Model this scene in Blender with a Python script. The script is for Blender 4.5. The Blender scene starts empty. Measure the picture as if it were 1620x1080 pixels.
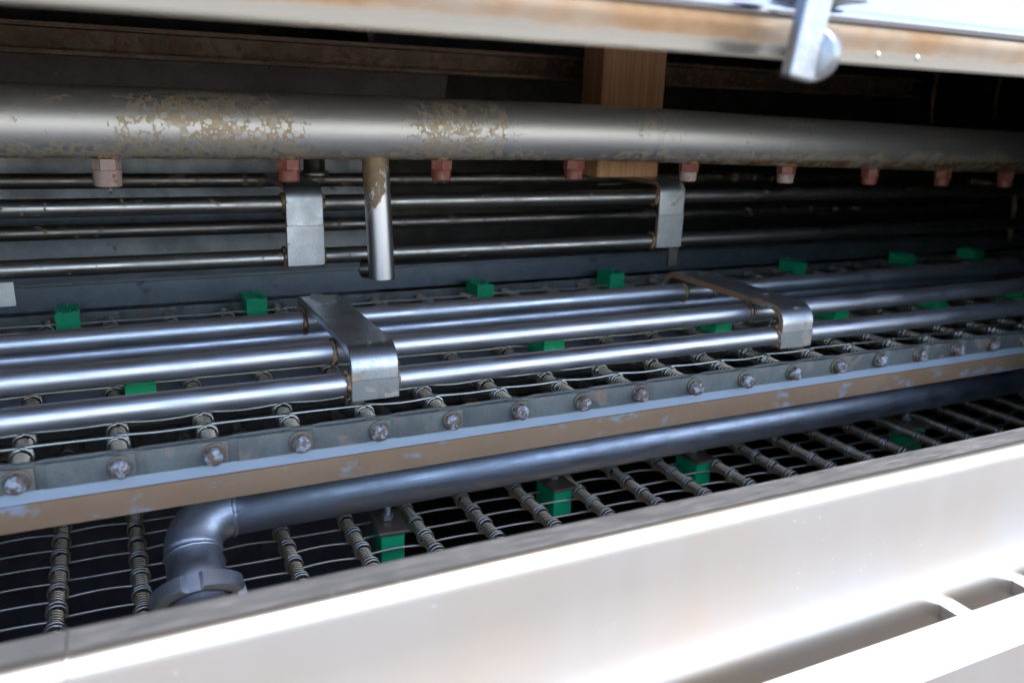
import bpy, bmesh, math, random
from mathutils import Vector, Matrix
random.seed(7)
S = 0.001                      # everything below is written in millimetres
D = bpy.data
scn = bpy.context.scene
COL = scn.collection

# ------------------------------------------------------------------ camera
cd = D.cameras.new("camera")
cam = D.objects.new("camera", cd)
COL.objects.link(cam)
RT = ((0.89948453, -0.0899836, 0.42758688), (-0.43555541, -0.26283617, 0.86093475), (0.03491529, -0.96063526, -0.27560991))
m = Matrix(((RT[0][0], -RT[0][1], -RT[0][2], -144.3 * S),
            (RT[1][0], -RT[1][1], -RT[1][2], -477.5 * S),
            (RT[2][0], -RT[2][1], -RT[2][2], 203.1 * S),
            (0, 0, 0, 1)))
cam.matrix_world = m
cd.sensor_width = 36
cd.lens = 1308.2 / 1620 * 36
cd.clip_start = 0.01
cd.clip_end = 500
cd.dof.use_dof = True
cd.dof.focus_distance = 0.585
cd.dof.aperture_fstop = 6.3
cd.dof.aperture_blades = 0
scn.camera = cam

# ------------------------------------------------------------------ sky, sun, exposure
SUN = Vector((0.32, -0.30, 0.90)).normalized()        # towards the sun
w = D.worlds.new("World"); scn.world = w; w.use_nodes = True
nt = w.node_tree
bg = nt.nodes["Background"]
sky = nt.nodes.new("ShaderNodeTexSky"); sky.sky_type = 'NISHITA'; sky.sun_disc = False
sky.sun_elevation = math.asin(SUN.z)
sky.sun_rotation = math.atan2(SUN.x, SUN.y)
nt.links.new(sky.outputs[0], bg.inputs[0]); bg.inputs[1].default_value = 0.15
sd = D.lights.new("sun", 'SUN'); sd.energy = 2.0; sd.angle = math.radians(0.5); sd.color = (1, .95, .87)
so = D.objects.new("sun", sd); COL.objects.link(so)
so.rotation_euler = (-SUN).to_track_quat('-Z', 'Y').to_euler()
scn.view_settings.view_transform = 'Standard'
scn.view_settings.look = 'None'
scn.view_settings.exposure = 2.35
scn.view_settings.gamma = 1
scn.cycles.max_bounces = 10
scn.cycles.glossy_bounces = 8
scn.cycles.diffuse_bounces = 5

# ------------------------------------------------------------------ materials
class N:
    def __init__(s, name):
        s.m = D.materials.new(name); s.m.use_nodes = True
        s.t = s.m.node_tree; s.b = s.t.nodes["Principled BSDF"]
        tc = s.t.nodes.new("ShaderNodeTexCoord"); oi = s.t.nodes.new("ShaderNodeObjectInfo")
        add = s.t.nodes.new("ShaderNodeVectorMath"); add.operation = 'ADD'
        mul = s.t.nodes.new("ShaderNodeMath"); mul.operation = 'MULTIPLY'; mul.inputs[1].default_value = 7.3
        s.l(oi.outputs['Random'], mul.inputs[0]); s.l(tc.outputs['Object'], add.inputs[0]); s.l(mul.outputs[0], add.inputs[1])
        s.raw = tc.outputs['Object']; s.co = add.outputs[0]
    def l(s, a, b): s.t.links.new(a, b)
    def map(s, sc, raw=False):
        n = s.t.nodes.new("ShaderNodeMapping"); n.inputs['Scale'].default_value = sc
        s.l(s.raw if raw else s.co, n.inputs[0]); return n.outputs[0]
    def noise(s, scale, detail=4, rough=.55, stretch=(1, 1, 1), dist=0, raw=False):
        n = s.t.nodes.new("ShaderNodeTexNoise"); n.inputs['Scale'].default_value = scale
        n.inputs['Detail'].default_value = detail; n.inputs['Roughness'].default_value = rough
        n.inputs['Distortion'].default_value = dist
        s.l(s.map(stretch, raw), n.inputs['Vector']); return n.outputs[0]
    def voro(s, scale, stretch=(1, 1, 1), feat='F1', rnd=1):
        n = s.t.nodes.new("ShaderNodeTexVoronoi"); n.inputs['Scale'].default_value = scale; n.feature = feat
        n.inputs['Randomness'].default_value = rnd
        s.l(s.map(stretch), n.inputs['Vector']); return n.outputs['Distance']
    def ramp(s, x, a, b, lo=0, hi=1):
        n = s.t.nodes.new("ShaderNodeMapRange"); n.interpolation_type = 'SMOOTHSTEP'
        n.inputs[1].default_value = a; n.inputs[2].default_value = b; n.inputs[3].default_value = lo; n.inputs[4].default_value = hi
        s.l(x, n.inputs[0]); return n.outputs[0]
    def math(s, op, a, b):
        n = s.t.nodes.new("ShaderNodeMath"); n.operation = op
        for i, v in enumerate((a, b)):
            if isinstance(v, (int, float)): n.inputs[i].default_value = v
            else: s.l(v, n.inputs[i])
        return n.outputs[0]
    def mix(s, f, a, b):
        n = s.t.nodes.new("ShaderNodeMix"); n.data_type = 'RGBA'
        s.l(f, n.inputs[0])
        for i, v in ((6, a), (7, b)):
            if isinstance(v, tuple): n.inputs[i].default_value = (*v, 1)
            else: s.l(v, n.inputs[i])
        return n.outputs[2]
    def sep(s, raw=True):
        n = s.t.nodes.new("ShaderNodeSeparateXYZ"); s.l(s.raw if raw else s.co, n.inputs[0]); return n.outputs
    def set(s, **k):
        nm = dict(col='Base Color', rough='Roughness', met='Metallic', spec='Specular IOR Level')
        for a, v in k.items():
            i = s.b.inputs[nm[a]]
            if isinstance(v, tuple): i.default_value = (*v, 1)
            elif isinstance(v, (int, float)): i.default_value = v
            else: s.l(v, i)
    def bump(s, h, strength, dist=.0005):
        n = s.t.nodes.new("ShaderNodeBump"); n.inputs['Strength'].default_value = strength; n.inputs['Distance'].default_value = dist
        s.l(h, n.inputs['Height']); s.l(n.outputs[0], s.b.inputs['Normal'])

def metal(name, base, rough=.3, rust=.0, rustcol=(.20, .105, .05), met=1, brush=(1, 1, 1), rscale=60, var=.25, bump=.12, rvar=.12):
    """Steel: soft tonal blotches, brushed grain, and rust or scale in patches. rust 0..1 is how much of it is covered."""
    n = N(name)
    big = n.noise(28, 5, .6)
    fine = n.noise(900, 3, .6, brush)
    c = n.mix(n.ramp(big, .3, .7), base, tuple(v * (1 - var) for v in base))
    c = n.mix(n.ramp(fine, .35, .65, 0, .35), c, tuple(v * (1 - var) * .75 for v in base))
    r = n.math('ADD', n.ramp(big, .3, .7, rough - rvar * .5, rough + rvar * .5), n.ramp(fine, .3, .7, -.05, .08))
    mt = met
    if rust > 0:
        rn = n.noise(rscale, 8, .68, dist=.4)
        th = .74 - rust * .42
        k = n.ramp(rn, th, th + .06)
        rc = n.mix(n.noise(rscale * 5, 4), rustcol, tuple(min(1, v * 2.0) for v in rustcol))
        c = n.mix(k, c, rc)
        r = n.math('ADD', r, n.math('MULTIPLY', k, .35))
        mt = n.math('SUBTRACT', met, n.math('MULTIPLY', k, met * .9))
    n.set(col=c, rough=r, met=mt)
    if bump: n.bump(n.math('ADD', n.math('MULTIPLY', big, .5), fine), bump, .0003)
    return n.m

M = {}
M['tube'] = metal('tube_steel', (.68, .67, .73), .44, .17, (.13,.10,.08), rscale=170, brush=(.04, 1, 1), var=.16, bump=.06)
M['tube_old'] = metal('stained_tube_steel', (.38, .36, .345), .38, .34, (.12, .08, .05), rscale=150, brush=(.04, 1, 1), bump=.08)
M['tube_dark'] = metal('shaded_rusty_tube_steel', (.20, .18, .17), .4, .40, (.10, .06, .035), rscale=75, brush=(.04, 1, 1), bump=.08)  # shade on the far tubes put into a darker base, rust over it
M['bracket'] = metal('bracket_steel', (.58, .59, .62), .40, .38, (.24, .18, .13), rscale=40, var=.4, bump=.12)
M['bracket_rust'] = metal('rusted_bracket_steel', (.40, .36, .33), .4, .72, (.17, .09, .05), rscale=50)
M['weld'] = metal('weld_metal', (.24, .17, .12), .5, .6, (.22, .12, .06), rscale=200, bump=.5)
M['chain'] = metal('chain_steel', (.30, .30, .28), .45, .42, (.14, .10, .075), met=.55, rscale=40, var=.5)
M['coil'] = metal('coil_steel', (.72, .57, .40), .38, .16, (.11, .07, .04), met=.95, rscale=90)
M['wire'] = metal('wire_steel', (.66, .62, .54), .36, .12, (.14, .09, .05), rscale=90)
M['pipe'] = metal('drain_pipe_steel', (.63, .63, .66), .46, .05, (.05, .045, .05), rscale=50, var=.25, brush=(.05, 1, 1), bump=.06)
M['nut'] = metal('union_nut_steel', (.74, .74, .76), .46, .0, var=.1, bump=0)
M['dull'] = metal('dull_sheet_steel', (.22, .235, .255), .42, .30, (.06, .05, .045), met=.75, rscale=45, var=.35)
M['dark'] = metal('dark_sheet_steel', (.15, .135, .12), .45, .25, (.045, .032, .024), met=.6, rscale=30, var=.4)
M['darkspot'] = metal('spotted_hood_steel', (.26, .21, .175), .36, .22, (.34, .22, .14), met=.8, rscale=160, var=.35)
M['channel'] = metal('rusty_channel_steel', (.26, .18, .12), .45, .55, (.24, .13, .07), met=.6, rscale=120)
M['ledge'] = metal('lit_ledge_steel', (.60, .62, .67), .36, .12, (.16, .12, .09), rscale=60, met=.95)
M['latch'] = metal('latch_steel', (.34, .34, .36), .36, .05, rscale=80)

def front_steel():
    n = N('front_panel_steel')
    vert = n.noise(40, 1, .4, (1, 1, .015)); grain = n.noise(700, 3, .6, (1, .2, .05)); big = n.noise(9, 4)
    c = n.mix(n.ramp(vert, .35, .7), (.60, .58, .56), (.58, .555, .53))
    c = n.mix(n.ramp(big, .4, .75), c, (.61, .545, .475))
    z = n.sep()[2]
    st = n.math('MULTIPLY', n.ramp(n.noise(30, 8, .7), .35, .65), n.ramp(z, .004, .006))
    dirt = n.math('MULTIPLY', st, .0)
    c = n.mix(dirt, c, (.24, .22, .20))
    sp = n.math('MULTIPLY', n.ramp(n.voro(170), .0, .10, 1, 0), n.ramp(n.noise(25, 2), .5, .6))
    c = n.mix(sp, c, (.95, .93, .88))
    n.set(col=c, met=n.math('SUBTRACT', .97, n.math('MULTIPLY', sp, .7)), rough=.30)
    n.bump(big, .3, .0015)
    return n.m
M['front'] = front_steel()
def lip_steel():
    n = N('worn_lip_steel')
    big = n.noise(35, 6, .65); grain = n.noise(420, 6, .7, (.12, 1, 1)); sc = n.voro(420, (.3, 1, 1))
    c = n.mix(n.ramp(big, .35, .65), (.38, .38, .40), (.31, .31, .33))  # greys darkened to carry the dark reflection on the flange
    c = n.mix(n.ramp(grain, .55, .75, 0, .6), c, (.60, .58, .54))
    sp = n.math('MULTIPLY', n.ramp(n.voro(330), .0, .13, 1, 0), n.ramp(n.noise(60, 3), .5, .58))
    c = n.mix(sp, c, (.9, .88, .84))
    n.set(col=c, met=.9, rough=n.ramp(grain, .3, .7, .36, .48)); n.bump(n.math('ADD', grain, big), .05, .0004)
    return n.m
M['lip'] = lip_steel()
def hatch_rim():
    n = N('stained_rim_steel')
    z = n.sep()[2]
    st = n.math('ADD', n.math('MULTIPLY', n.noise(60, 7, .7, (.25, 1, 1)), .012), z)
    k = n.math('MULTIPLY', n.ramp(st, .0095, .0130), n.ramp(n.noise(11, 3), .3, .55, .35, 1))
    c = n.mix(n.noise(45, 5, .6, (.15, 1, 1)), (.50, .49, .46), (.50, .45, .36))
    c = n.mix(k, c, n.mix(n.noise(150, 5), (.28, .13, .05), (.44, .28, .15)))
    n.set(col=c, met=n.math('SUBTRACT', .98, n.math('MULTIPLY', k, .6)), rough=n.math('ADD', .30, n.math('MULTIPLY', k, .25)))
    n.bump(n.noise(200, 4, .6, (.2, 1, 1)), .1)
    return n.m
M['rim'] = hatch_rim()
def hatch_skin():
    n = N('hatch_sheet_steel')
    c = n.mix(n.noise(14, 5), (.38, .38, .41), (.32, .33, .36))
    sp = n.math('MULTIPLY', n.ramp(n.voro(240), .0, .13, 1, 0), n.ramp(n.noise(40, 3), .48, .6))
    c = n.mix(sp, c, (.98, .98, .98))  # white spots paint in sun glints on drops and pits
    n.set(col=c, met=n.math('SUBTRACT', 1, n.math('MULTIPLY', sp, .7)), rough=n.ramp(n.noise(500, 3, .6, (.1, 1, 1)), .3, .7, .14, .2))
    n.bump(n.math('MULTIPLY', sp, .4), .2, .001)
    return n.m
M['skin'] = hatch_skin()
def spray_steel():
    """Satin pipe with patches of tan scale; round clean spots show through the scale, as left by dried drops."""
    n = N('scaled_spray_pipe_steel')
    x = n.sep()[0]; z = n.sep()[2]
    base = n.mix(n.noise(20, 4), (.76, .74, .74), (.68, .66, .65))
    def band(a, b, e): return n.math('MULTIPLY', n.ramp(x, a - e, a + e), n.ramp(x, b - e, b + e, 1, 0))
    reach = n.math('ADD', n.math('MULTIPLY', band(-.120, -.005, .03), 1.0), n.math('MULTIPLY', band(.070, .165, .03), 1.0))
    reach = n.math('ADD', reach, n.math('MULTIPLY', band(.27, .33, .03), .65))
    reach = n.math('ADD', reach, n.math('MULTIPLY', band(.36, .80, .06), .50))
    reach = n.math('ADD', reach, n.math('MULTIPLY', band(-.40, -.12, .03), .45))
    low = n.ramp(z, -.025, -.008, .34, .0)
    fld = n.math('ADD', n.math('ADD', n.math('MULTIPLY', reach, .34), low), n.math('MULTIPLY', n.noise(42, 7, .7), 1.0))
    wob = n.math('MULTIPLY', n.noise(260, 3), .22)
    thr = n.ramp(fld, .60, .92, .82, .36)
    d1 = n.math('ADD', n.voro(165), wob); d2 = n.math('ADD', n.voro(360), wob)
    k1 = n.math('SUBTRACT', d1, n.math('ADD', thr, .04)); k2 = n.math('SUBTRACT', d2, n.math('MULTIPLY', thr, .95))
    k = n.ramp(n.math('MINIMUM', k1, k2), 0, .12)
    k = n.math('MULTIPLY', n.math('MULTIPLY', k, n.ramp(fld, .62, .70)), n.ramp(n.noise(200, 4), .25, .65, .35, .90))
    seam = n.math('ADD', band(.1555, .1605, .0004), band(.302, .307, .0004))
    k = n.math('MULTIPLY', k, n.math('SUBTRACT', 1, seam))
    scale = n.mix(n.noise(90, 5), (.40, .29, .17), (.60, .48, .33))
    edge = n.math('MULTIPLY', n.ramp(z, -.0235, -.0195, 1, 0), n.ramp(n.noise(120, 6, .7), .40, .55))
    c = n.mix(k, base, scale)
    c = n.mix(seam, c, (.66, .65, .66))
    c = n.mix(edge, c, (.24, .12, .05))
    n.set(col=c, met=n.math('SUBTRACT', .95, n.math('MULTIPLY', n.math('MAXIMUM', k, edge), .50)),
          rough=n.math('ADD', .50, n.math('MULTIPLY', k, .08)))
    n.bump(n.math('ADD', k, n.math('MULTIPLY', n.noise(700, 2, .6, (.04, 1, 1)), .25)), .25, .0004)
    return n.m
M['spray'] = spray_steel()
def drop_steel():
    n = N('half_stained_drop_pipe_steel')
    x, y, z = n.sep()
    f = n.math('ADD', n.noise(70, 7, .7, (1, 1, .6)), n.math('MULTIPLY', z, 6.5))
    f = n.math('ADD', f, n.math('MULTIPLY', x, -14))
    k = n.ramp(f, .60, .66)
    c = n.mix(k, (.64, .63, .66), n.mix(n.noise(200, 4), (.15, .085, .045), (.34, .24, .15)))
    n.set(col=c, met=n.math('SUBTRACT', 1, n.math('MULTIPLY', k, .7)), rough=n.math('ADD', .36, n.math('MULTIPLY', k, .2)))
    n.bump(k, .3, .0003); return n.m
def simple(name, a, b, rough, scale=60, met=0, bump=.1, third=None, thr=(.55, .62), stretch=(1, 1, 1), spec=.5):
    n = N(name)
    c = n.mix(n.noise(scale, 6, .65, stretch), a, b)
    if third: c = n.mix(n.ramp(n.noise(scale * 1.7, 7, .7, stretch), *thr), c, third)
    n.set(col=c, rough=rough, met=met, spec=spec)
    if bump: n.bump(n.noise(scale * 3, 5, .65, stretch), bump, .0006)
    return n.m
M['bolt'] = simple('flaking_bolt_steel', (.09, .06, .045), (.24, .15, .11), .62, 150, .3, .8, (.36, .37, .41), (.49, .55))
M['washer'] = simple('brown_washer_steel', (.16, .11, .075), (.30, .23, .17), .45, 150, .6, .3)
M['plastic'] = simple('white_slide_plastic', (.40, .42, .45), (.35, .37, .40), .42, 12, 0, .03, (.50, .50, .48), (.62, .80), (.3, 1, 1))
M['bar'] = simple('rust_filmed_bar_steel', (.25, .12, .06), (.46, .29, .165), .50, 24, .15, .15, (.34, .35, .36), (.54, .64), (.6, 1, 1))
M['green'] = simple('green_plastic', (.004, .36, .145), (.008, .45, .19), .42, 40, 0, .25, (.05, .42, .24), (.66, .8))
M['torn'] = simple('torn_green_plastic', (.006, .22, .10), (.05, .46, .27), .6, 260, 0, .9)
M['nozzle'] = simple('red_nozzle_plastic', (.19, .045, .03), (.29, .085, .06), .5, 70, 0, .4, (.25, .15, .095), (.53, .62))
M['nozzle_pale'] = simple('limescaled_nozzle_plastic', (.34, .22, .20), (.46, .35, .32), .6, 70, 0, .5, (.25, .10, .08), (.60, .66))
M['ground'] = simple('concrete_ground', (.135, .122, .108), (.165, .15, .135), .85, 2.5, 0, .2)
def wood():
    n = N('wood')
    g = n.noise(30, 6, .6, (7, 7, .12), .3); f = n.noise(300, 3, .6, (3, 3, .05))
    c = n.mix(n.ramp(g, .35, .65), (.53, .28, .14), (.38, .18, .08))
    c = n.mix(n.ramp(f, .5, .75, 0, .5), c, (.21, .09, .04))
    n.set(col=c, rough=.62); n.bump(f, .3, .0004); return n.m
M['wood'] = wood()
def water():
    n = N('water'); n.set(col=(1., 1., 1.), rough=.02); n.b.inputs['Transmission Weight'].default_value = 1; n.b.inputs['IOR'].default_value = 1.33; return n.m
M['water'] = water()

# ------------------------------------------------------------------ mesh building (mm)
class MB:
    def __init__(s): s.v = []; s.f = []; s.sm = []; s.mi = []; s.cur = 0
    def _add(s, vs, fs, smooth):
        o = len(s.v); s.v += [tuple(v) for v in vs]
        s.f += [tuple(i + o for i in f) for f in fs]; s.sm += [smooth] * len(fs); s.mi += [s.cur] * len(fs); return s
    def bmesh(s, bm, smooth=False):
        bm.verts.index_update()
        r = s._add([v.co for v in bm.verts], [[v.index for v in f.verts] for f in bm.faces], smooth); bm.free(); return r
    def box(s, lo, hi, bev=0.0, seg=2, mat=None):
        bm = bmesh.new(); bmesh.ops.create_cube(bm, size=1)
        for v in bm.verts: v.co = Vector([(lo[i] + hi[i]) / 2 + v.co[i] * (hi[i] - lo[i]) for i in range(3)])
        if bev: bmesh.ops.bevel(bm, geom=bm.edges[:], offset=bev, segments=seg, affect='EDGES', profile=.5)
        if mat: bmesh.ops.transform(bm, matrix=mat, verts=bm.verts)
        return s.bmesh(bm)
    def tube(s, path, r, seg=16, caps=True, smooth=True, radii=None):
        P = [Vector(p) for p in path]; n = len(P); vs = []; fs = []
        T = []
        for i in range(n):
            a = P[max(i - 1, 0)]; b = P[min(i + 1, n - 1)]; T.append((b - a).normalized())
        up = Vector((0, 0, 1)) if abs(T[0].z) < .9 else Vector((1, 0, 0))
        u = T[0].cross(up).normalized()
        for i in range(n):
            u = (u - T[i] * u.dot(T[i])).normalized(); w_ = T[i].cross(u)
            rr = radii[i] if radii else r
            for k in range(seg):
                a = 2 * math.pi * k / seg; vs.append(P[i] + (u * math.cos(a) + w_ * math.sin(a)) * rr)
        for i in range(n - 1):
            for k in range(seg):
                k2 = (k + 1) % seg; fs.append((i * seg + k, i * seg + k2, (i + 1) * seg + k2, (i + 1) * seg + k))
        s._add(vs, fs, smooth)
        if caps:
            o = len(s.v) - n * seg
            s.f += [tuple(o + k for k in reversed(range(seg))), tuple(o + (n - 1) * seg + k for k in range(seg))]
            s.sm += [False, False]; s.mi += [s.cur] * 2
        return s
    def lathe(s, prof, origin, axis, seg=20, rfun=None, smooth=True):
        """prof: (distance along axis, radius)"""
        A = Vector(axis).normalized(); up = Vector((0, 0, 1)) if abs(A.z) < .9 else Vector((1, 0, 0))
        U = A.cross(up).normalized(); W = A.cross(U); O = Vector(origin); vs = []; fs = []
        for (t, r) in prof:
            for k in range(seg):
                a = 2 * math.pi * k / seg; q = r * (rfun(a, t) if rfun else 1)
                vs.append(O + A * t + (U * math.cos(a) + W * math.sin(a)) * q)
        for i in range(len(prof) - 1):
            for k in range(seg):
                k2 = (k + 1) % seg; fs.append((i * seg + k, (i + 1) * seg + k, (i + 1) * seg + k2, i * seg + k2))
        s._add(vs, fs, smooth)
        o = len(s.v) - len(prof) * seg
        for i, rev in ((0, False), (len(prof) - 1, True)):
            if prof[i][1] > .01:
                r_ = range(seg); s.f.append(tuple(o + i * seg + k for k in (reversed(r_) if rev else r_))); s.sm.append(False); s.mi.append(s.cur)
        return s
    def extrude(s, prof, x0, x1, n=1, smooth=False, jitter=0):
        """closed (Y, Z) outline extruded along X"""
        k = len(prof); vs = []; fs = []
        for i in range(n + 1):
            x = x0 + (x1 - x0) * i / n
            for (y, z) in prof: vs.append((x, y + random.uniform(-jitter, jitter), z + random.uniform(-jitter, jitter)))
        for i in range(n):
            for j in range(k):
                j2 = (j + 1) % k; fs.append((i * k + j, (i + 1) * k + j, (i + 1) * k + j2, i * k + j2))
        s._add(vs, fs, smooth)
        o = len(s.v) - (n + 1) * k
        s.f += [tuple(o + j for j in range(k)), tuple(o + n * k + j for j in reversed(range(k)))]
        s.sm += [False, False]; s.mi += [s.cur] * 2
        return s
    def mesh(s, name, mats, autosmooth=False):
        me = D.meshes.new(name); me.from_pydata([(x * S, y * S, z * S) for x, y, z in s.v], [], s.f)
        for p, a, i in zip(me.polygons, s.sm, s.mi): p.use_smooth = a; p.material_index = i
        for mm in (mats if isinstance(mats, (list, tuple)) else [mats]): me.materials.append(mm)
        bm = bmesh.new(); bm.from_mesh(me); bmesh.ops.recalc_face_normals(bm, faces=bm.faces); bm.to_mesh(me); bm.free()
        me.update()
        if autosmooth: me.set_sharp_from_angle(angle=math.radians(autosmooth))
        return me

def tag(o, label=None, cat=None, group=None, kind=None):
    if label: o['label'] = label
    if cat: o['category'] = cat
    if group: o['group'] = group
    if kind: o['kind'] = kind
    return o
WL = {}
def link(name, data, parent=None, at=(0, 0, 0), rot=None):
    """at is in world mm; children are placed relative to their (unrotated) parent"""
    o = D.objects.new(name, data); COL.objects.link(o)
    p = WL.get(parent.name, (0, 0, 0)) if parent else (0, 0, 0)
    o.location = [(at[i] - p[i]) * S for i in range(3)]
    if parent: o.parent = parent
    if rot: o.rotation_euler = rot
    WL[o.name] = tuple(at)
    return o
def empty(name, at, *a, **k):
    o = link(name, None, None, at); o.empty_display_size = .02; return tag(o, *a, **k)
def part(name, mb, mat, parent, at=(0, 0, 0), sharp=False):
    """mb in world mm when at is given as the part's origin"""
    mb.v = [(x - at[0], y - at[1], z - at[2]) for x, y, z in mb.v]
    return link(name, mb.mesh(name, mat, sharp), parent, at)

def arc(cy, cz, r, a0, a1, n=6):
    return [(cy + r * math.cos(math.radians(a0 + (a1 - a0) * i / n)), cz + r * math.sin(math.radians(a0 + (a1 - a0) * i / n))) for i in range(n + 1)]
def strip_outline(path, th):
    """open (Y,Z) path thickened to one side -> closed outline"""
    P = [Vector(p) for p in path]; off = []
    for i, p in enumerate(P):
        a = P[max(i - 1, 0)]; b = P[min(i + 1, len(P) - 1)]; t = (b - a).normalized(); nrm = Vector((t.y, -t.x))
        off.append(p + nrm * th)
    return [tuple(p) for p in P] + [tuple(p) for p in reversed(off)]

X0, X1 = -430, 1400
# ------------------------------------------------------------------ setting
def struct(name, mb, mat, at=(0, 0, 0)):
    o = part(name, mb, mat, None, at); o['kind'] = 'structure'; return o
struct('ground', MB().box((-60000, -60000, -1010), (60000, 60000, -1000)), M['ground'])
struct('back_wall', MB().box((-700, 420, -400), (128, 428, 158), 0), M['dull'])
struct('far_back_wall', MB().box((-702, 700, -400), (1702, 708, 439)), M['dark'])
struct('front_jamb', MB().box((600, -166, -400), (1702, -160, 439.9)), M['dark'])
struct('left_jamb', MB().box((-702, -166, -400), (-480, -160, 439.9)), M['dark'])
struct('partition_wall', MB().box((122, 428.5, -400), (128, 700, 438)), M['dark'])
struct('hood_panel', MB().extrude([(424, 160), (420, 160), (392, 238), (396, 239)], -700, 200, 1), M['darkspot'])
struct('left_wall', MB().box((-708, -160, -400), (-702.5, 708, 440)), M['dark'])
struct('right_wall', MB().box((1702, -160, -400), (1708, 708, 439)), M['dark'])
struct('tank_floor', MB().box((-712, -166, -408), (1712, 712, -400.2)), M['dark'])
struct('ceiling', MB().box((-712, -187, 440), (1712, 712, 446)), M['dark'])
ch = empty('roof_channel', (-400, 380, 232), 'rusty brown steel channel running along the dark hood above the spray pipe', 'steel channel')
part('web', MB().extrude([(380, 234), (384, 234), (384, 252), (380, 252)], -700, 900), M['channel'], ch)
part('lower_flange', MB().extrude([(356, 230), (384, 230), (384, 233.7), (356, 233.7)], -700, 900), M['channel'], ch)
part('upper_flange', MB().extrude([(362, 252.3), (384, 252.3), (384, 256), (362, 256)], -700, 900), M['channel'], ch)

# ------------------------------------------------------------------ belts
def helix(mb, y0, y1, turns, r, wr, seg=12, side=5, ph=0, caps=False):
    n = max(3, int(turns * seg)); P = []
    for i in range(n + 1):
        a = ph + 2 * math.pi * turns * i / n
        P.append((r * math.cos(a), y0 + (y1 - y0) * i / n, r * math.sin(a)))
    mb.tube(P, wr, side, caps)
PITCH, ROW = 50.0, 23.6
def rod_mesh(y0, y1):
    return MB().tube([(0, y0, 0), (0, y1, 0)], 2.2, 10).mesh('rod', M['dark'])
def coil_mesh(rows, ya, yb):
    mb = MB(); edges = [ya] + [r for r in rows] + [yb]
    for a, b in zip(edges[:-1], edges[1:]):
        lo = a + (3.2 if a != ya else 0); hi = b - (3.2 if b != yb else 0)
        if hi - lo < 2: continue
        t = max(1, round((hi - lo) / 3.0)); lean = random.uniform(-.15, .15)
        helix(mb, lo, hi, t, 4.4, .80, 12, 5, random.random() * 6)
    return mb.mesh('coil_spring', M['coil'])
def wire_mb(dz, k):
    """one link wire: a two-turn eye round each rod and a straight leg between them; origin on the left rod, row centre"""
    r = 5.9; mb = MB(); P = []
    sgn = 1 if dz > 0 else -1
    ya, yb = .95, -.95
    n = 12
    for i in range(n):                                # left eye, ends at its top (or bottom)
        a = -2 * math.pi + 2 * math.pi * i / n
        P.append((r * math.sin(a), ya + 1.7 * (1 - i / n), sgn * r * math.cos(a)))
    bend = (0, .9, -1.2)[k]; sag = (0, .7, -.5)[k]
    for t in (0, .12, .3, .5, .7, .88):
        e = math.sin(math.pi * t)
        P.append((PITCH * t, ya + (yb - ya) * t + bend * e, sgn * (r - .9 * e) + sag * e))
    for i in range(n + 1):
        a = 2 * math.pi * i / n
        P.append((PITCH + r * math.sin(a), yb - 1.7 * i / n, sgn * r * math.cos(a)))
    mb.tube(P, .95, 6)
    return mb
def link_plate_mesh(t=1.8, flip=1):
    mb = MB(); xs = [(-8, 2.3), (7, 2.3), (14, .3), (42, 0), (58, 0)]; vs = []; fs = []
    for i, (x, y) in enumerate(xs):
        e = .8 if i in (0, 4) else 0
        for (dy, z) in ((0, -7.2 + e), (t, -7.2 + e), (t, 7.2 - e), (0, 7.2 - e)): vs.append((x, (y + dy) * flip, z))
    for i in range(len(xs) - 1):
        for j in range(4): j2 = (j + 1) % 4; fs.append((i * 4 + j, i * 4 + j2, (i + 1) * 4 + j2, (i + 1) * 4 + j))
    fs += [(3, 2, 1, 0), (16, 17, 18, 19)]
    mb._add(vs, fs, False); return mb.mesh('link_plate', M['chain'])
def bolt_meshes():
    out = []
    for k in range(4):
        random.seed(40 + k); ph = [random.uniform(0, 6.28) for _ in range(4)]
        rf = lambda a, t, ph=ph: 1 + .035 * math.sin(3 * a + ph[0]) + .03 * math.sin(5 * a + ph[1] + t)
        mb = MB().lathe([(0, 5.2), (1.0, 5.5), (4.0 + .4 * (k % 3), 5.4), (4.9 + .4 * (k % 3), 5.0), (5.5 + .4 * (k % 3), 4.1), (5.8 + .4 * (k % 3), 2.4), (6.0 + .6 * (k % 2) + .2, 0.01)], (0, 0, 0), (0, -1, 0), 18, rf)
        out.append(mb.mesh('bolt_head', M['bolt']))
    return out
BOLTS = bolt_meshes()
WASH = MB().lathe([(0, 6.4), (.3, 6.8), (1.5, 6.8), (1.8, 6.4)], (0, 0, 0), (0, -1, 0), 20).mesh('washer', M['washer'])
PLATE = link_plate_mesh(); PLATE_IN = link_plate_mesh(1.6, -1)

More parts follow.
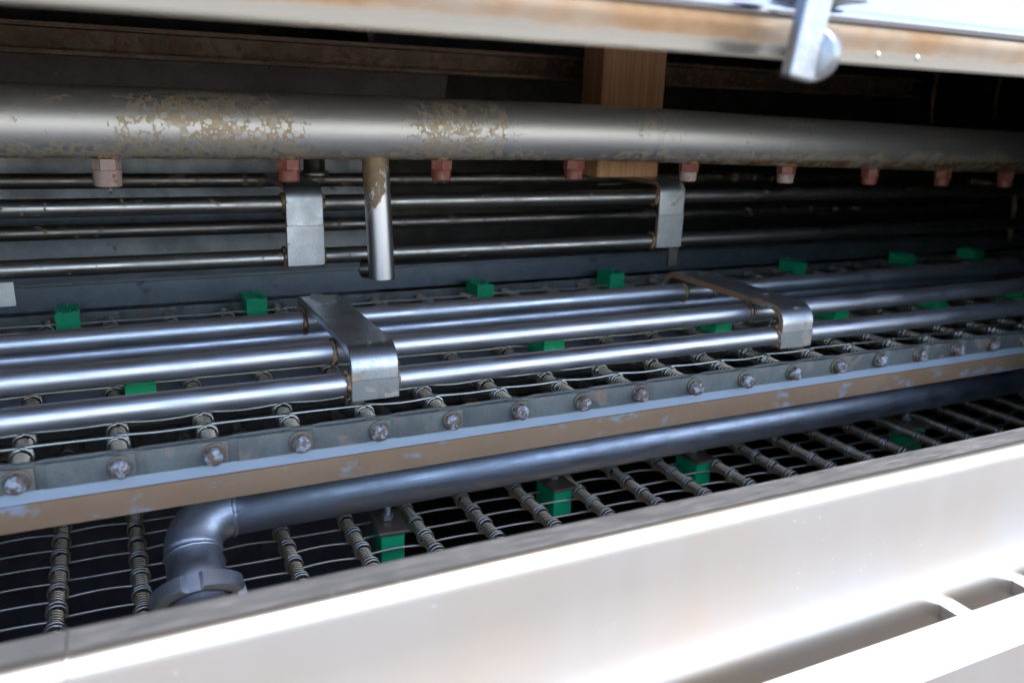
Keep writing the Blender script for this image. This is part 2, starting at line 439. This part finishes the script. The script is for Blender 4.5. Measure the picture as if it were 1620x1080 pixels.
def block_meshes():
    out = []
    for k in range(3):
        random.seed(90 + k)
        bm = bmesh.new(); bmesh.ops.create_cube(bm, size=1)
        bmesh.ops.subdivide_edges(bm, edges=bm.edges[:], cuts=5, use_grid_fill=True)
        for v in bm.verts:
            top = v.co.z > .49
            v.co = Vector((v.co.x * 19, v.co.y * 30, v.co.z * 24 + 8))
            ed = (abs(v.co.x) > 9.3) + (abs(v.co.y) > 14.8)
            if top:
                v.co.z += random.uniform(-1.6, .9) if ed else random.uniform(-2.4, -.6)
                v.co.z -= .08 * abs(v.co.x) * k
            v.co.x += random.uniform(-.25, .25); v.co.y += random.uniform(-.25, .25)
        mb = MB(); mb.bmesh(bm)
        # curled shavings along the torn rim
        for q in range(9):
            x = random.uniform(-9, 9); y = random.choice((-14.6, 14.6)) if q % 2 else random.uniform(-14, 14)
            if q % 2 == 0: x = random.choice((-9, 9))
            h = random.uniform(1.2, 3.6); mb.cur = 1
            mb.tube([(x, y, 18.5), (x + random.uniform(-.8, .8), y + random.uniform(-.8, .8), 19 + h * .6), (x + random.uniform(-2, 2), y + random.uniform(-1.5, 1.5), 19.5 + h)], .9, 4, radii=[1.3, .9, .25], smooth=False)
            mb.cur = 0
        out.append(mb.mesh('green_block', [M['green'], M['torn']]))
    return out
BLOCKS = block_meshes()
def block_clean():
    mb = MB().box((-9.2, -15, -26), (9.2, 15, -1.6), 1.0, 2); return mb.mesh('green_block', M['green'])
BLOCK_HANG = block_clean()
CLAMP = MB().box((-12, -19, 0), (12, 19, 2.4), .5, 1).mesh('clamp_plate', M['washer'])
def hexnut():
    mb = MB().lathe([(0, 4.6), (.4, 5.1), (3.8, 5.1), (4.2, 4.6)], (0, 0, 2.4), (0, 0, 1), 6, smooth=False)
    n = 26; P = [(0, 0, 6), (0, 0, 14)]
    mb.tube(P, 2.5, 12)
    for i in range(8): mb.lathe([(0, 2.5), (.35, 2.85), (.7, 2.5)], (0, 0, 6.8 + i * .9), (0, 0, 1), 12)
    return mb.mesh('nut_and_stud', M['nut'])
NUT = hexnut()

CAMP = Vector((-144.3, -477.5, 203.1))
def belt(origin, label, y0, y1, n0, n1, dz, first=14, seed=1):
    random.seed(seed)
    ox, oy, oz = origin
    root = empty('conveyor_belt', (ox + n0 * PITCH, y0, oz), label, 'conveyor belt')
    rows = []
    y = y0 + first
    while y < y1 - 8: rows.append(y); y += ROW
    rme = rod_mesh(y0 - 1, y1 + 1)
    coils = []
    for k in range(3):
        random.seed(seed * 10 + k); coils.append(coil_mesh(rows, y0 + 5, y1 - 4))
    random.seed(seed + 3)
    for k in range(n0, n1 + 1):
        x = ox + k * PITCH
        r = link('cross_rod', rme, root, (x, 0, oz), (0, 0, 0))
        c = link('coil_spring', coils[k % 3], r, (x, 0, oz), (0, 0, 0))
    wires = [wire_mb(dz, k) for k in range(3)]
    wme = [w_.mesh('link_wire', M['wire']) for w_ in wires]
    spots = []
    for k in range(n0, n1):
        for j, ry in enumerate(rows): spots.append((ox + k * PITCH, ry, oz, random.choice((0, 0, 1, 2))))
    spots.sort(key=lambda s_: (Vector(s_[:3]) - CAMP).length if s_[0] > -260 else 9999)
    for (x, ry, z, k) in spots[:285]:
        link('link_wire', wme[k], root, (x, ry + random.uniform(-.5, .5), z))
    far = MB()
    for (x, ry, z, k) in spots[285:]:
        w_ = wires[k]; far._add([(a + x, b + ry, c_ + z) for a, b, c_ in w_.v], w_.f, True)
    fo = part('distant_link_wires', far, M['wire'], root); fo['kind'] = 'stuff'
    return root, rows

upper, rows_u = belt((0, 0, 0), 'upper wire mesh conveyor belt edged with a bolted steel chain, green blocks standing on it', 5, 346, -7, 26, 1, first=27, seed=1)
# side chain along the near edge, and its twin on the far edge
for k in range(-7, 26):
    link('link_plate', PLATE, upper, (k * PITCH, 0, random.uniform(-.25, .25)), (0, random.uniform(-.004, .004), 0))
    link('inner_link_plate', PLATE_IN, upper, (k * PITCH, 7.5, .4), (0, 0, 0))
    link('link_plate', PLATE, upper, (k * PITCH, 346, 0))
    r = math.radians(random.uniform(-4, 4))
    wsh = link('washer', WASH, upper, (k * PITCH + random.uniform(-.3, .3), .1, random.uniform(-.3, .3)), (r, random.uniform(0, 6.28), 0))
    b = link('bolt_head', BOLTS[(k * 7) % 4], upper, (k * PITCH + random.uniform(-.8, .8), -1.6, random.uniform(-.9, .6)), (math.radians(random.uniform(-5, 6)), random.uniform(0, 6.28), 0))
def snap(x, o=0):
    q = (x - o) % PITCH; q = min(max(q, 13), 37); return (x - o) - (x - o) % PITCH + q + o
k = 0
for x, y, z, s_ in [(-183, 325, -2, 1.), (-24, 325, -1, 1.), (202, 325, -2, 1.), (380, 325, 0, 1.), (652, 325, -2, 1.), (870, 325, -1, 1.), (1015, 325, -1, 1.),
                (-134, 112, -3, 1.), (182, 115, -2, 1.), (350, 118, -2, 1.), (505, 118, -2, 1.), (651, 118, -2, 1.), (802, 118, -2, 1)]:
    random.seed(500 + k)
    X = snap(x)
    g = link('green_block', BLOCKS[(k * 2 + 1) % 3], upper, (X, y, z), (0, 0, random.uniform(-.06, .06) + (math.pi if k % 3 == 0 else 0)))
    link('clamp_plate', CLAMP, upper, (X, y, -12.5), (0, 0, random.uniform(-.05, .05)))
    k += 1

lower, rows_l = belt((4.3, 0, -119), 'lower wire mesh conveyor belt returning beneath the brown rail, green blocks hanging under it', 22, 346, -7, 26, -1, seed=2)
for i, (x, y) in enumerate([(32, 82), (188, 98), (350, 100), (617, 84), (905, 92)]):
    random.seed(700 + i); X = snap(x, 4.3); rz = random.uniform(-.12, .12)
    link('green_block', BLOCK_HANG, lower, (X, y, -113), (0, 0, rz))
    link('clamp_plate', CLAMP, lower, (X, y, -114), (0, 0, rz))
    link('nut_and_stud', NUT, lower, (X, y + 3, -113.6), (0, 0, rz + .3))
for k in range(-7, 26): link('link_plate', PLATE, lower, (4.3 + k * PITCH, 346, -119))

# ------------------------------------------------------------------ support rails
fr = empty('support_rail', (X0, 1, -22), 'long rail of rust-filmed steel with a white plastic strip, right under the bolted chain', 'support rail')
part('plastic_strip', MB().extrude([(1.6, -7.7), (30, -7.7), (30, -14.6), (1.6, -14.6)], X0, X1, 1), M['plastic'], fr, (X0, 1, -14))
part('steel_bar', MB().extrude([(0, -14.9), (6, -14.9), (6, -30.6), (4.8, -31), (1.2, -31), (0, -30.2)], X0, X1, 60, jitter=.12), M['bar'], fr, (X0, 1, -22))
part('rear_angle', MB().extrude([(6.3, -18), (34, -18), (34, -22), (6.3, -22)], X0, X1), M['dark'], fr, (X0, 20, -22))
sl = empty('slide_strip', (X0, 160, -14), 'pale plastic slide strip lying under the middle of the upper belt', 'slide strip')
part('plastic_strip', MB().extrude([(136, -9), (186, -9), (186, -15), (136, -15)], X0, X1), M['plastic'], sl, (X0, 160, -12))
part('steel_bar', MB().extrude([(144, -15.3), (150, -15.3), (150, -34), (144, -34)], X0, X1), M['dark'], sl, (X0, 160, -22))
rr = empty('support_rail', (X0, 352, 10), 'plain grey steel rail standing along the far edge of the upper belt', 'support rail')
part('rail_face', MB().extrude([(356, 9), (359, 9), (359, 31), (356, 31)], -650, X1), M['dull'], rr, (X0, 357, 20))  # face steel darker than the ledge: lit top edge put into the colours
part('rail_ledge', MB().extrude([(356.5, 31.3), (380, 33), (380, 35), (355, 34), (354, 32)], -650, X1), M['ledge'], rr, (X0, 366, 33))
part('rail_foot', MB().extrude([(352, -22), (380, -22), (380, -12), (352, -10)], -650, X1), M['dull'], rr, (X0, 366, -15))

# ------------------------------------------------------------------ tube guides
def bracket_outline(y0, y1, z0f, z0b, zt, r, th):
    path = [(y0, z0f)] + [(y, z) for y, z in arc(y0 + r, zt - r, r, 180, 90, 8)] + [(y, z) for y, z in arc(y1 - r, zt - r, r, 90, 0, 8)] + [(y1, z0b)]
    return strip_outline(path, th)
def bracket(parent, x, y0, y1, z0f, z0b, zt, w_=31, r=16, th=5.6, seam=True, rusty=False, up=13.5):
    out = bracket_outline(y0, y1, z0f, z0b, zt, r, th)
    o = part('bracket', MB().extrude(out, x - w_ / 2, x + w_ / 2, 1), [M['bracket']], parent, (x, y0, zt))
    bv = o.modifiers.new('bevel', 'BEVEL'); bv.width = .0006; bv.segments = 2; bv.limit_method = 'ANGLE'; bv.angle_limit = math.radians(40)
    for p in o.data.polygons: p.use_smooth = len(p.vertices) == 4
    o.data.set_sharp_from_angle(angle=math.radians(35))
    if len(o.data.materials) < 2: o.data.materials.append(M['bracket_rust'])
    for p in o.data.polygons:
        if len(p.vertices) > 4: p.material_index = 1 if rusty else 0
    if seam:
        part('doubler_plate', MB().box((x - w_ / 2 - .15, y0 - .5, z0f - .2), (x + w_ / 2 + .15, y0 + 1.6, z0f + up), .3, 1), M['bracket'], parent, (x, y0, z0f))
    return o
def weld(parent, x, y, z, r, seed, side=-1):
    random.seed(seed); mb = MB(); P = []
    n = 22
    for i in range(n):
        a = 2 * math.pi * i / n
        P.append((x + random.uniform(-.25, .25), y + math.cos(a) * r * 1.02, z + math.sin(a) * r * 1.02))
    P.append(P[0])
    mb.tube(P, 1.4, 6, False, radii=[(1.9 if side < 0 else 1.2) + random.uniform(-.5, .7) for _ in P])
    return part('weld_bead', mb, M['weld'], parent, (x, y, z))
def long_tube(parent, y, z, r, mat, x0=-420, x1=1500, dz=0, dy=0):
    mb = MB(); n = 24; P = []
    for i in range(n + 1):
        t = i / n; P.append((x0 + (x1 - x0) * t, y + dy * t + .3 * math.sin(7 * t + y), z + dz * t + .35 * math.sin(9 * t + z)))
    mb.tube(P, r, 28)
    return part('tube', mb, mat, parent, (x0, y, z))
fg = empty('tube_guide', (2, 90, 52), 'bright polished guide of round tubes under two bent flat brackets, low over the belt', 'tube guide')
FT = [(20.5, 26.5), (55, 38), (145, 36.5), (160, 21)]
for (y, z) in FT: long_tube(fg, y, z, 7.6, M['tube'])
for i, x in enumerate((1.5, 361)):
    bracket(fg, x, 10.5, 176, 17.5, 26, 52.5, 31 if i == 0 else 33, rusty=(i == 1))
    for j, (y, z) in enumerate(FT[:3]):
        weld(fg, x - 16.4, y, z, 7.9, 20 * i + j); weld(fg, x + 16.4 + i, y, z, 7.9, 50 + 20 * i + j, 1)
random.seed(12)
rs = MB(); R0 = [(random.uniform(.62, 1.12), 2 * math.pi * i / 22) for i in range(22)]
top = [(2 + 10.5 * q * math.cos(a), 150 + 21 * q * math.sin(a), 52.75) for q, a in R0]
rs._add(top + [(x, y, 52.3) for x, y, z in top], [tuple(range(22))] + [(i, i + 22, (i + 1) % 22 + 22, (i + 1) % 22) for i in range(22)], False)
part('paint_residue', rs, simple('pale_residue', (.30, .29, .275), (.38, .37, .35), .7, 120, 0, .5), fg, (2, 150, 52))
bg_ = empty('tube_guide', (6, 240, 125), 'dim stained guide of thin tubes with tall brackets, behind and above the bright one', 'tube guide')
BT = [(236, 70.5), (236, 116), (328, 84), (328, 127)]
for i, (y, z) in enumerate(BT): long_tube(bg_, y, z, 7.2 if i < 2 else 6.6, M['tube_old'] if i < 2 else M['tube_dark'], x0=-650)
for i, x in enumerate((6, 384)):
    bracket(bg_, x, 225, 350, 64.5, 117, 133, 31, 14, 5, rusty=True, up=34)
    for j, (y, z) in enumerate(BT[:2]): weld(bg_, x - 16.2, y, z, 7.5, 200 + 9 * i + j); weld(bg_, x + 16.2, y, z, 7.5, 230 + 9 * i + j)
hp = part('hanger_plate', MB().box((-246, 226.4, 44), (-211, 231, 63), .6, 2), M['bracket'], bg_, (-228, 228, 54))
part('hanger_plate', MB().box((400, 244, 40), (412, 248, 63), .6, 2), M['dark'], bg_, (409, 246, 46))

# ------------------------------------------------------------------ spray pipe with nozzles
sp = empty('spray_pipe', (0, 170, 181), 'thick steel spray pipe spotted with tan scale, red nozzles along its underside', 'spray pipe')
PR = 24.1
def spz(x): return 181.3 - max(0, x - 250) * .022
body = MB(); body.tube([(x, 170, spz(x) - 181) for x in range(-680, 1500, 60)], PR, 48)
part('pipe_body', body, M['spray'], sp, (0, 170, 0)).location = (0, 0, 0)
random.seed(5)
nx = [-141, -17, 106.5, 232, 358, 481, 601, 717, 830, 950]
for i, x in enumerate(nx):
    zb = spz(x) - PR + 1.0
    pale = i == 0
    mt = M['nozzle_pale'] if pale or i in (4, 5) else M['nozzle']
    a0 = random.uniform(0, 1)
    hexp = MB()
    hexp.lathe([(0, 8.6), (.5, 9.4), (8.3, 9.4), (9.0, 8.7)], (x, 170, zb), (0, 0, -1), 6, smooth=False)
    R_ = Matrix.Rotation(a0, 4, 'Z'); hexp.v = [tuple(R_ @ (Vector(v) - Vector((x, 170, 0))) + Vector((x, 170, 0))) for v in hexp.v]
    hx = part('nozzle', hexp, M['nozzle_pale'] if i in (0,) else M['nozzle'], sp, (x, 170, zb))
    tip = MB(); rf = lambda a, t: 1 - (.10 if math.cos(2 * a + .6) > .86 and t > 9 else 0) + .02 * math.sin(9 * a)
    L = 20.5 if pale else 17.5
    tip.lathe([(8.8, 7.6 if not pale else 9.2), (9.6, 8.1 if not pale else 9.4), (L - 1, 7.9 if not pale else 8.9), (L, 7.0), (L - .1, 3.5), (L - 5, 3.2)], (x, 170, zb), (0, 0, -1), 20, rf)
    part('nozzle_tip', tip, mt, hx, (x, 170, zb), 35)
    col_ = MB().lathe([(-2, 11), (.2, 10.6), (.9, 9.6)], (x, 170, zb), (0, 0, -1), 20, lambda a, t: 1 + .04 * math.sin(5 * a + i))
    part('scale_ring', col_, M['weld'], sp, (x, 170, zb))
    if pale: part('water_drop', MB().lathe([(0, .5), (1.5, .9), (2.8, 1.3), (3.8, 1.0), (4.3, .01)], (x + 1, 166, zb - L + .3), (0, 0, -1), 12), M['water'], hx, (x, 168, zb - L))
dp = MB(); dp.tube([(50.5, 170, 165), (53, 170, 115), (55.5, 170, 62)], 10.6, 32, False)
dp.lathe([(0, 10.6), (.01, 9.2)], (55.5, 170, 62), (0, 0, -1), 32)
dp.tube([(50.5, 170, 165), (55.4, 170, 62.1)], 9.2, 24, False)
part('drop_pipe', dp, drop_steel(), sp, (53, 170, 120))

part('pipe_stub', MB().lathe([(-6, 7.5), (4, 8), (11, 8), (12.5, 6.5)], (52, 176, 69), (-.75, .6, -.1), 20), M['tube_dark'], sp, (52, 176, 69), 35)
# ------------------------------------------------------------------ drain pipe
dr = empty('drain_pipe', (-110, 45, -62), 'thick blue-grey steel drain pipe bending down to a slotted union nut', 'pipe')
PY, PZ, PRr = 45, -60.5, 17.2
part('pipe_run', MB().tube([(-86, PY, PZ), (300, PY, PZ), (800, PY, PZ), (1500, PY, PZ)], PRr, 40), M['pipe'], dr, (-76, PY, PZ))
dn = Vector((0, -.8, -.6))
C0 = Vector((-88, PY, PZ)); rb = 26.0; P = []
for i in range(15):
    a = math.pi / 2 * i / 14
    P.append(C0 + Vector((-1, 0, 0)) * rb * math.sin(a) + dn * rb * (1 - math.cos(a)))
part('elbow', MB().tube(P, PRr + .3, 40), M['pipe'], dr, tuple(C0))
E0 = P[-1]
part('leg', MB().tube([E0, E0 + dn * 38], PRr - .1, 40), M['pipe'], dr, tuple(E0))
def ringweld(c, ax, r, seed, name='weld_bead'):
    random.seed(seed); ax = Vector(ax).normalized(); u = ax.cross(Vector((0, .3, 1))).normalized(); v = ax.cross(u); Q = []
    for i in range(60):
        a = 2 * math.pi * i / 60; Q.append(Vector(c) + (u * math.cos(a) + v * math.sin(a)) * r + ax * random.uniform(-.25, .25))
    Q.append(Q[0]); part(name, MB().tube(Q, 1.5, 6, False, radii=[1.6 + (.35 if i % 2 else -.1) for i in range(61)]), M['pipe'], dr, tuple(c))
ringweld(C0 + Vector((1, 0, 0)), (1, 0, 0), PRr - .6, 1); ringweld(E0 + dn * 1, dn, PRr - .7, 2)
NO = E0 + dn * 22
def nutprof(a, t):
    return 1
nb = MB()
seg = 96; prof = [(0, 18.5), (.6, 24.5), (2.0, 27.4), (9.5, 28.2), (11.2, 27.0), (11.6, 26), (11.6, 20.2), (7, 19.8)]
A = dn; U = A.cross(Vector((1, 0, 0))).normalized(); W = A.cross(U)
vs = []; fs = []
for (t, r) in prof:
    for k in range(seg):
        a = 2 * math.pi * k / seg
        rr_ = r
        if r > 22:
            for c_ in range(4):
                d = abs((a - (c_ * math.pi / 2 + math.radians(100)) + math.pi) % (2 * math.pi) - math.pi)
                if d < math.radians(10): rr_ = 22.5
        vs.append(NO + A * t + (U * math.cos(a) + W * math.sin(a)) * rr_)
for i in range(len(prof) - 1):
    for k in range(seg): k2 = (k + 1) % seg; fs.append((i * seg + k, (i + 1) * seg + k, (i + 1) * seg + k2, i * seg + k2))
nb._add(vs, fs, True)
part('union_nut', nb, M['nut'], dr, tuple(NO), 30)

# ------------------------------------------------------------------ wooden post, riser, rods
wp = empty('wooden_post', (355, 280, 134), 'bare reddish wooden post standing upright behind the spray pipe', 'wooden post')
part('post', MB().box((316, 266, 133), (392, 306, 439), 1.2, 2), M['wood'], wp, (354, 286, 134))
rp = empty('riser_pipe', (36, 308, 131), 'short brown-stained upright pipe behind the left end of the spray pipe', 'pipe')
part('pipe_body', MB().tube([(36, 318, 132), (36, 318, 196)], 10, 24), M['tube_old'], rp, (36, 318, 132))
part('pipe_foot', MB().lathe([(0, 13), (1, 13.5), (4, 13.5), (4.5, 12)], (36, 318, 131.5), (0, 0, 1), 24), M['tube_old'], rp, (36, 318, 132))
def rust_rod(name, pts, r, label):
    e = empty(name, pts[0], label, 'rod'); o = part('bar', MB().tube(pts, r, 10), M['channel'], e, pts[0])
    part('end_weld', MB().lathe([(0, r * 1.8), (r, r * 1.6), (r * 1.6, r * .9)], pts[0], (Vector(pts[1]) - Vector(pts[0])), 10), M['weld'], e, pts[0])
rust_rod('bent_rod', [(990, 330, 120), (1030, 300, 112), (1046, 296, 104), (1052, 296, 90), (1062, 300, 34)], 4, 'bent rusty rod hooking down in the dark at the far right')
rust_rod('hanging_rod', [(846, 300, 260), (846, 300, 226), (852, 300, 196)], 2.2, 'left of two thin rusty rods hanging in the dark right of the latch')
rust_rod('hanging_rod', [(972, 300, 260), (972, 300, 236), (978, 300, 207)], 2.2, 'right of two thin rusty rods hanging in the dark near the frame edge')

# ------------------------------------------------------------------ front panel with folded lip
fp = empty('front_panel', (100, -175, 0), 'bright brushed steel front wall of the tank with a folded worn lip', 'panel')
LIP = 9.0
flange = [(-170, LIP - 7), (-168.6, LIP - 7), (-168.6, LIP), (-170, LIP + 1.2), (-183, LIP + .6), (-183, LIP - 1), (-170.2, LIP - .6)]
part('lip_flange', MB().extrude([(-168.5, LIP - 6), (-168.5, LIP + .2), (-169.3, LIP + .9), (-182.5, LIP + .5), (-182.5, LIP - 1.5), (-170.3, LIP - 1.2), (-170.3, LIP - 6)], -640, 1700, 60, jitter=.06), M['lip'], fp, (100, -175, LIP))
face = [(-182.5, LIP + .5)] + [(y, z) for y, z in arc(-184, LIP - 6.5, 7.2, 80, 165, 9)]
b0 = face[-1]
face += [(b0[0] - .4, b0[1] - 3), (b0[0] - 1.1, b0[1] - 28), (b0[0] - 2.0, b0[1] - 44), (b0[0] - 3.4, b0[1] - 57), (b0[0] - 5.2, b0[1] - 68), (b0[0] - 7, b0[1] - 80), (b0[0] - 9, b0[1] - 100), (b0[0] - 9, b0[1] - 420)]
out = strip_outline(list(reversed(face)), 1.6)
o = part('face_sheet', MB().extrude(out, -640, 1700, 110, smooth=True, jitter=.05), M['front'], fp, (100, -175, 0), 50)
def bead_over(x, path, r, name, parent, mat):
    part(name, MB().tube([(x + random.uniform(-.3, .3), y, z) for y, z in path], r, 8), mat, parent, (x, path[0][0], path[0][1]))
random.seed(3)
bead_over(-171, [(-168.6, LIP - 3), (-168.8, LIP + .4), (-176, LIP + .5)] + face[:12] + [face[12], face[13]], .8, 'weld_seam', fp, M['front'])
# ledge bar bolted in front of the panel
lb = empty('ledge_bar', (200, -262, -45), 'white-bright steel ledge running in front of the tank wall, held off it by tabs', 'ledge')
part('bar', MB().extrude([(-211, -81), (-239, -81), (-242, -84), (-242, -160), (-239.5, -160), (-239.5, -86), (-237, -83.5), (-211, -83.5)], -640, 1700, 1), M['front'], lb, (200, -262, -45), 30)
for x in (297, 366, 435, -160):
    part('tab', MB().box((x - 4, -212, -92), (x + 9, -197, -81.2), .8, 2), M['front'], lb, (x, -202, -84))

# ------------------------------------------------------------------ hatch and latch
HZ = 224.0
ht = empty('hatch', (100, -210, HZ), 'open steel hatch lid over the conveyor, its lower rim stained orange with rust', 'hatch')
rim = [(-204, HZ + 2), (-206, HZ + .4), (-208.5, HZ), (-210, HZ + 1), (-211.5, HZ + 9), (-212.6, HZ + 11), (-212.6, HZ + 14.6), (-211.2, HZ + 15.4), (-204, HZ + 15.4)]
part('rim', MB().extrude(rim, -640, 1700, 40, jitter=.05), M['rim'], ht, (100, -210, HZ), 30)
bead = [(y, z) for y, z in arc(-211.5, HZ + 18, 2.5, 250, 100, 8)] + [(-208, HZ + 20.6), (-208, HZ + 15.6)]
part('edge_bead', MB().extrude(bead, -640, 1700, 1, smooth=True), M['skin'], ht, (100, -210, HZ + 18), 40)
skin = [(-207.9, HZ + 16), (-209.6, HZ + 20.6), (-205.5, HZ + 60), (-196, HZ + 150), (-188, HZ + 222), (-185, HZ + 222), (-193, HZ + 150), (-202.5, HZ + 60), (-205, HZ + 20)]
part('sheet', MB().extrude(skin, -640, 1700, 1), M['skin'], ht, (100, -190, HZ + 60))
for x in (-643, 1701): part('sun_block_plate', MB().box((x, -203, HZ + 3), (x + 2, -160.5, 439.5)), M['dark'], ht, (x, -190, HZ + 60))  # unseen plates added to keep sun out of the hatch cavity
for x in (157, 181): part('rivet', MB().lathe([(0, 1.3), (.4, 1.2), (.7, .7), (.8, .01)], (x, -210.6, HZ + 4.5), (0, -1, -.1), 12), M['rim'], ht, (x, -210, HZ + 4))
lt = empty('latch', (112, -226, HZ), 'pale steel latch bar with a round knob hanging over the hatch rim', 'latch')
ba, bb = Vector((99.5, -232, 265)), Vector((92.5, -232, 215.5))
d = (bb - ba).normalized(); a_ = math.atan2(-d.x, -d.z)
Lb = (bb - ba).length
mt = Matrix.Translation((ba + bb) / 2) @ Matrix.Rotation(math.atan2(d.x, d.z) + math.pi, 4, 'Y')
mb = MB().box((-6.3, -3, -Lb / 2), (6.3, 3, Lb / 2), 1.1, 3, mt)
part('bar', mb, M['latch'], lt, (112, -226, 240))
part('knob', MB().lathe([(-4, 8.6), (-3.2, 9.8), (2.6, 9.8), (3.6, 9.2), (4, 8.2)], (101.5, -229, 225), (-.86, -.5, .03), 48), M['latch'], lt, (111, -232, 224), 40)
part('hinge_bolt', MB().tube([(112, -229, 224), (112, -213, 226)], 4, 16), M['latch'], lt, (112, -220, 225))
part('mount_plate', MB().box((108, -223, 246), (134, -209, 262), 1, 2), M['latch'], lt, (120, -216, 255))
